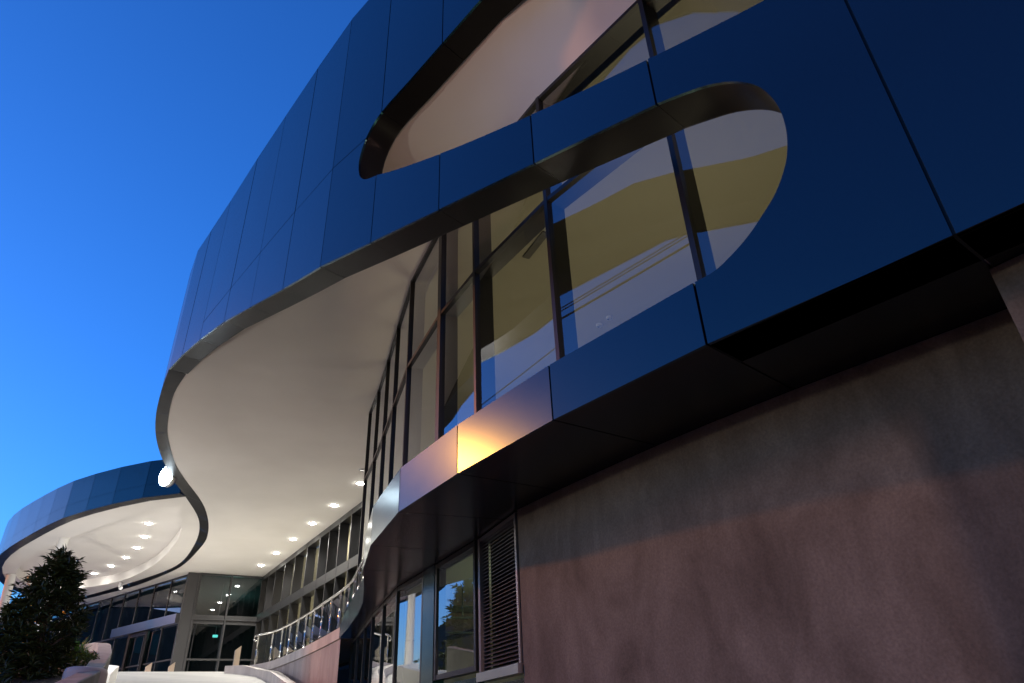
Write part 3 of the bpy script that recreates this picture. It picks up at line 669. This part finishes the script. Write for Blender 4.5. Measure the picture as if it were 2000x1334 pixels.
for i, (sx, hz) in enumerate([(1, -.6), (1, .0), (.94, .06), (.8, .08)]):
    for j in range(20):
        an = 2 * math.pi * j / 20; V.append((-6.88 + .26 * sx * math.cos(an), 11.6 + .42 * sx * math.sin(an), 1.04 + hz + EYE))
for i in range(3):
    for j in range(20): Fs.append((i * 20 + j, i * 20 + (j + 1) % 20, i * 20 + 20 + (j + 1) % 20, i * 20 + 20 + j))
Fs.append(tuple(range(60, 80))); mesh("block_body", V, Fs, 'pink_stone', st, True)

def leaf(V, Fc, p, d, up, ln, w):
    d = d.normalized(); s_ = d.cross(up)
    if s_.length < 1e-3: s_ = Vector((1, 0, 0))
    s_.normalize(); u = s_.cross(d)
    k = len(V); m_ = p + d * ln * .45 - u * 0
    V += [p, m_ + s_ * w / 2 + u * w * .18, p + d * ln - u * ln * .12, m_ - s_ * w / 2 + u * w * .18]
    Fc += [(k, k + 1, k + 2), (k, k + 2, k + 3)]
def tree(base, H, prof, name, label, n_whorl, seed, lean=(0, 0), leaf_l=.13):
    rnd = random.Random(seed); t = thing(name, label, "tree"); base = Vector(base)
    q = MB(); tp = [base + Vector((lean[0] * k, lean[1] * k, H * .93 * k)) for k in (0, .3, .6, 1)]
    q.tube(tp, [.085, .065, .04, .012], 10)
    V = []; Fc = []
    def axis(z): return base + Vector((lean[0] * z, lean[1] * z, H * z))
    tips = []
    for i in range(90):
        z = rnd.uniform(.12, .97); an = rnd.uniform(0, 2 * math.pi); rr = lerp(prof, z) * rnd.uniform(.55, 1.03)
        a = axis(max(0, z - .12)); e_ = axis(z) + Vector((math.cos(an), math.sin(an), 0)) * rr
        mid = a.lerp(e_, .5) + Vector((0, 0, -.05)); q.tube([a, mid, e_], [.018, .012, .005], 5, False); tips.append((a, mid, e_))
    q.build("trunk", 'bark', t, True)
    clumps = [(rnd.uniform(.05, .97), rnd.uniform(0, 2 * math.pi), rnd.uniform(.7, 1.4)) for _ in range(46)]
    for i in range(n_whorl):
        z = rnd.uniform(.04, 1.0) ** .9; an = rnd.uniform(0, 2 * math.pi); rr = lerp(prof, z) * (rnd.uniform(0.05, 1) ** .42)
        rr *= 1 + .24 * math.sin(3 * an + 9 * z) * math.sin(17 * z + an)
        if i % 5 < 3:                                # most leaves gather in clumps with gaps between
            bz, ba, bs = clumps[rnd.randrange(len(clumps))]; z = min(1, max(.02, bz + rnd.gauss(0, .035) * bs)); an = ba + rnd.gauss(0, .28) * bs; rr = lerp(prof, bz) * (.95 + rnd.gauss(0, .14))
        p = axis(z) + Vector((math.cos(an), math.sin(an), 0)) * rr + Vector((rnd.gauss(0, .05), rnd.gauss(0, .05), rnd.gauss(0, .05)))
        out = Vector((math.cos(an), math.sin(an), rnd.uniform(-.1, .7)))
        for j in range(rnd.randint(6, 10)):
            a2 = rnd.uniform(0, 2 * math.pi)
            d = (out * .75 + Vector((math.cos(a2), math.sin(a2), rnd.uniform(-.55, .75))) * .85)
            leaf(V, Fc, p + d * .02, d, Vector((rnd.gauss(0, .3), rnd.gauss(0, .3), 1)), leaf_l * rnd.uniform(.55, 1.4), leaf_l * rnd.uniform(.22, .36))
    mesh("crown", V, Fc, 'leaf', t)
    return t
tree((-8.16, 12.2, .98 + EYE), 2.05, [(0, .25), (.12, .34), (.3, .44), (.45, .54), (.56, .47), (.66, .42), (.72, .24), (.84, .24), (.93, .14), (1, .03)], "broadleaf_tree",
     "dense dark leaved tree with pointed crown in the planter", 1150, 3, (-.02, .0))
tree((-8.55, 11.6, .55 + EYE), 1.25, [(0, .6), (.3, .8), (.6, .7), (.85, .45), (1, .1)], "leafy_bush",
     "dark bushy shrub at the lower left corner in front of the tree", 700, 5)
# strap-leaved plant behind the rim
sp = thing("strap_leaf_plant", "bright green strap leaved plant behind the planter rim", "plant")
V = []; Fc = []; rnd = random.Random(11)
for cx, cy, hb in ((-8.75, 14.3, 1.50), (-9.0, 14.7, 1.62), (-8.95, 14.2, 1.45)):
    for i in range(75):
        an = rnd.uniform(0, 2 * math.pi); tl = rnd.uniform(.2, 1.2); ln = rnd.uniform(.3, .5); p = Vector((cx, cy, hb + EYE)); prev = None
        d = Vector((math.cos(an) * math.sin(tl), math.sin(an) * math.sin(tl), math.cos(tl))); sd_ = Vector((-math.sin(an), math.cos(an), 0))
        for s_ in range(5):
            w = .018 * (1 - (s_ / 4) ** 2 * .95); k = len(V); V += [p + sd_ * w, p - sd_ * w]
            if s_: Fc.append((k - 2, k - 1, k + 1, k))
            p = p + d * ln / 4; d = (d + Vector((0, 0, -.22))).normalized()
mesh("leaves", V, Fc, 'frond', sp)
q = MB(); q.tube([(-8.75, 14.3, 1.0 + EYE), (-8.75, 14.3, 1.52 + EYE)], [.05, .035], 8); q.tube([(-9.0, 14.7, 1.1 + EYE), (-9.0, 14.7, 1.64 + EYE)], [.05, .035], 8); q.tube([(-8.6, 14.0, 1.0 + EYE), (-8.95, 14.2, 1.47 + EYE)], [.05, .035], 8)
q.build("stems", 'bark', sp, True)
sh = thing("low_shrub", "low yellow green shrub under the strap leaved plant", "plant")
V = []; Fc = []
for i in range(1500):
    an = rnd.uniform(0, 2 * math.pi); r_ = rnd.random() ** .5; p = Vector((-8.35 + .9 * r_ * math.cos(an) * .55 - .28 * r_ * math.sin(an), 13.6 + 1.0 * r_ * math.sin(an), 1.28 + EYE + .26 * math.sqrt(max(0, 1 - r_ * r_)) + rnd.gauss(0, .04)))
    d = Vector((rnd.gauss(0, 1), rnd.gauss(0, 1), rnd.uniform(.1, 1.2))); leaf(V, Fc, p, d, Vector((0, 0, 1)), .09, .035)
mesh("leaves", V, Fc, 'shrub', sh)

# ================================================================== LIGHTS THAT THE PHOTO SHOWS
ROW = [(-5.207, 21.57), (-6.644, 23.866), (-8.045, 26.055), (-9.481, 28.3), (-10.893, 30.551), (-12.359, 32.823)]
RNG = [(-13.021, 23.216), (-13.936, 25.091), (-14.978, 26.912), (-16.111, 28.576), (-17.402, 30.157), (-18.833, 31.606), (-20.393, 33.012), (-22.081, 34.012), (-23.771, 35.088)]
ordw = ["first", "second", "third", "fourth", "fifth", "sixth", "seventh", "eighth", "ninth"]
def downlight(x, y, h, label, group, watts, r=.11):
    t = thing("downlight", label, "ceiling light", group)
    q = MB(); q.tube([(x, y, h + EYE - .006), (x, y, h + EYE + .02)], r * 1.25, 24); q.build("trim_ring", 'white_paint', t, True)
    V = []; Fs = []
    for a_ in range(5):
        rr, dz = r * math.cos(a_ * .36), r * .3 * math.sin(a_ * .36)
        V += [(x + rr * math.cos(2 * math.pi * j / 20), y + rr * math.sin(2 * math.pi * j / 20), h + EYE - .008 - dz) for j in range(20)]
    for a_ in range(4):
        for j in range(20): Fs.append((a_ * 20 + j, a_ * 20 + (j + 1) % 20, a_ * 20 + 20 + (j + 1) % 20, a_ * 20 + 20 + j))
    Fs.append(tuple(range(80, 100))); mesh("lens", V, Fs, 'lamp', t, True)
    o = lamp("downlight_beam", 'SPOT', (x, y, h + EYE - .2), watts, (1, .95, .87), .08, (x, y, 0), 150, .8); o.parent = t
for i, (x, y) in enumerate(ROW):
    downlight(x, y, 7.30, f"{ordw[i]} downlight from the camera in the row along the terrace glass wall", "downlights along the terrace glass wall", 640)
for i, (x, y) in enumerate(RNG):
    f = 7.72 / 7.3
    downlight(x * f, y * f, TH, f"{ordw[i]} downlight from the right in the arc under the round canopy", "downlights under the round canopy", 230)
wl_ = thing("round_wall_lamp", "glowing white round lamp on the curved edge beside the round canopy", "lamp")
c = Vector((-11.05, 20.42, 7.42 + EYE)); ax = Vector((-.44, -.9, 0)).normalized()
q = MB(); q.tube([c - ax * .09, c + ax * .07], [.34, .34], 36); q.build("housing", 'steel', wl_, True)
q = MB(); q.tube([c + ax * .0 + Vector((.3, .05, 0)), c + Vector((.75, .1, 0))], .04, 10); q.build("bracket", 'steel', wl_)
V = []; Fs = []
sx_ = ax.cross(Vector((0, 0, 1)))
for i in range(5):
    rr = .315 * math.cos(i * .32); dz = .075 + .1 * math.sin(i * .32)
    for j in range(28): an = 2 * math.pi * j / 28; V.append(c + ax * dz + (sx_ * math.cos(an) + Vector((0, 0, 1)) * math.sin(an)) * rr)
for i in range(4):
    for j in range(28): Fs.append((i * 28 + j, i * 28 + (j + 1) % 28, i * 28 + 28 + (j + 1) % 28, i * 28 + 28 + j))
Fs.append(tuple(range(112, 140))); mesh("lens", V, Fs, 'globe', wl_, True)
cm = thing("security_camera", "small white security camera under the edge of the round canopy", "camera")
q = MB(); q.tube([(-20.2, 35.25, 7.24 + EYE), (-20.2, 35.25, 7.05 + EYE)], .03, 10); q.box((-20.2, 35.1, 7.15 + EYE), (.05, 0, 0), (0, .05, 0), (0, 0, .1)); q.build("bracket", 'plastic', cm)
q = MB(); q.tube([(-20.1, 35.0, 6.98 + EYE), (-19.95, 34.75, 6.93 + EYE), (-19.85, 34.6, 6.9 + EYE)], [.09, .1, .09], 12); q.build("body", 'plastic', cm, True)
sdet = thing("ceiling_sensor", "small round sensor on the white ceiling near the glass corner", "sensor")
q = MB(); q.tube([(-4.87, 20.25, 7.3 + EYE), (-4.87, 20.25, 7.25 + EYE)], [.12, .09], 16); q.build("body", 'plastic', sdet, True)
ds = thing("door_sensor", "small grey sensor above the terrace door in the far glass wall", "sensor")
q = MB(); q.box(RPl.P(10.15, 5.3, -.12), (.12, -.2, 0), (-.05, -.03, 0), (0, 0, .05)); q.build("body", 'plastic', ds)
ex = thing("exit_sign", "glowing teal exit sign hanging behind the dark front door glass", "sign")
q = MB(); q.box((-15.6, 36.6, 4.75 + EYE), (.1, .062, 0), (.015, -.024, 0), (0, 0, .06)); q.build("face", 'exit', ex)
q = MB(); q.tube([(-15.6, 36.6, 4.85 + EYE), (-15.6, 36.6, 7.25 + EYE)], .012, 6); q.build("hanger", 'steel', ex)
ex2 = thing("exit_sign", "teal glowing exit sign just visible inside the first floor glass", "sign")
q = MB(); q.box((-1.1, 10.9, 3.83 + EYE), (.14, .1, 0), (.012, -.02, 0), (0, 0, .09)); q.build("face", 'exit', ex2)
q = MB(); q.tube([(-1.1, 10.9, 3.92 + EYE), (-1.1, 10.9, 7.27 + EYE)], .012, 6); q.build("hanger", 'steel', ex2)
# lamps burning inside the rooms
lamp("hall_lamp", 'AREA', (2.6, 7.2, 2.6 + EYE), 70, (1, .86, .6), 2.5, (2.6, 7.2, 20))
lamp("hall_lamp", 'AREA', (-.2, 12.6, 2.6 + EYE), 45, (1, .86, .6), 2.0, (-.2, 12.6, 20))
lamp("shop_lamp", 'POINT', (.9, 10.4, 1.0 + EYE), 45, (.8, 1, .75), .2)
lamp("far_room_lamp", 'AREA', (-8.2, 29.3, 4.7 + EYE), 800, (1, .86, .66), 4, (-3, 32.6, 4.7 + EYE))
lamp("pavilion_lamp", 'POINT', (-16.5, 40, 6 + EYE), 60, (.55, 1, .9), .3)

tree((-23.6, 28.5, .05), 9.2, [(0, .05), (.22, .4), (.3, 1.5), (.5, 1.9), (.7, 1.5), (.85, .9), (1, .1)], "street_tree", "tall dark street tree left of the round canopy, mirrored in the shop window", 1100, 21, (0, 0), .34)
nb_ = thing("neighbour_building", "plain dark building across the street, mirrored in the pavilion glass", "building")
q = MB(); q.box((-62, 42, 6), (5, -7, 0), (14, 10, 0), (0, 0, 6)); q.build("wall", 'render', nb_)
for i in range(5):
    for k in range(3):
        c = Vector((-62, 42, 6)) + Vector((5, -7, 0)) * 1.005 + Vector((14, 10, 0)) * (-.75 + .375 * i) + Vector((0, 0, -3.6 + 3.4 * k)); q = MB(); q.box(c, (.04, -.056, 0), (1.3, .93, 0), (0, 0, .8)); q.build("window", 'dark_glass', nb_)
# overhead cables across the street: seen only as reflections in the first-floor glass
poles = thing("cable_poles", "pair of timber poles carrying cables over the street", "pole")
A = Vector((-7.4, 1.4, 12.1 + EYE)); D = Vector((-7.17, 10.24, -.7)).normalized()
for s_ in (-26, 30):
    p = A + D * s_; q = MB(); q.tube([(p.x, p.y, 0), (p.x, p.y, p.z + .6)], [.16, .11], 10); q.build("pole", 'bark', poles, True)
for i, (dz, dx) in enumerate([(0, 0), (-.16, .05), (-.3, -.05), (-.44, 0.04), (.45, .1)]):
    q = MB(); q.tube([A + D * (-26 + 56 * k / 20) + Vector((dx, dx, dz - 1.2 * (1 - (2 * k / 20 - 1) ** 2) + .9)) for k in range(21)], .018, 6)
    tag(q.build("overhead_cable", 'wire'), f"black cable over the street, {ordw[i]} from the top of its bundle", "cable", "cables over the street")
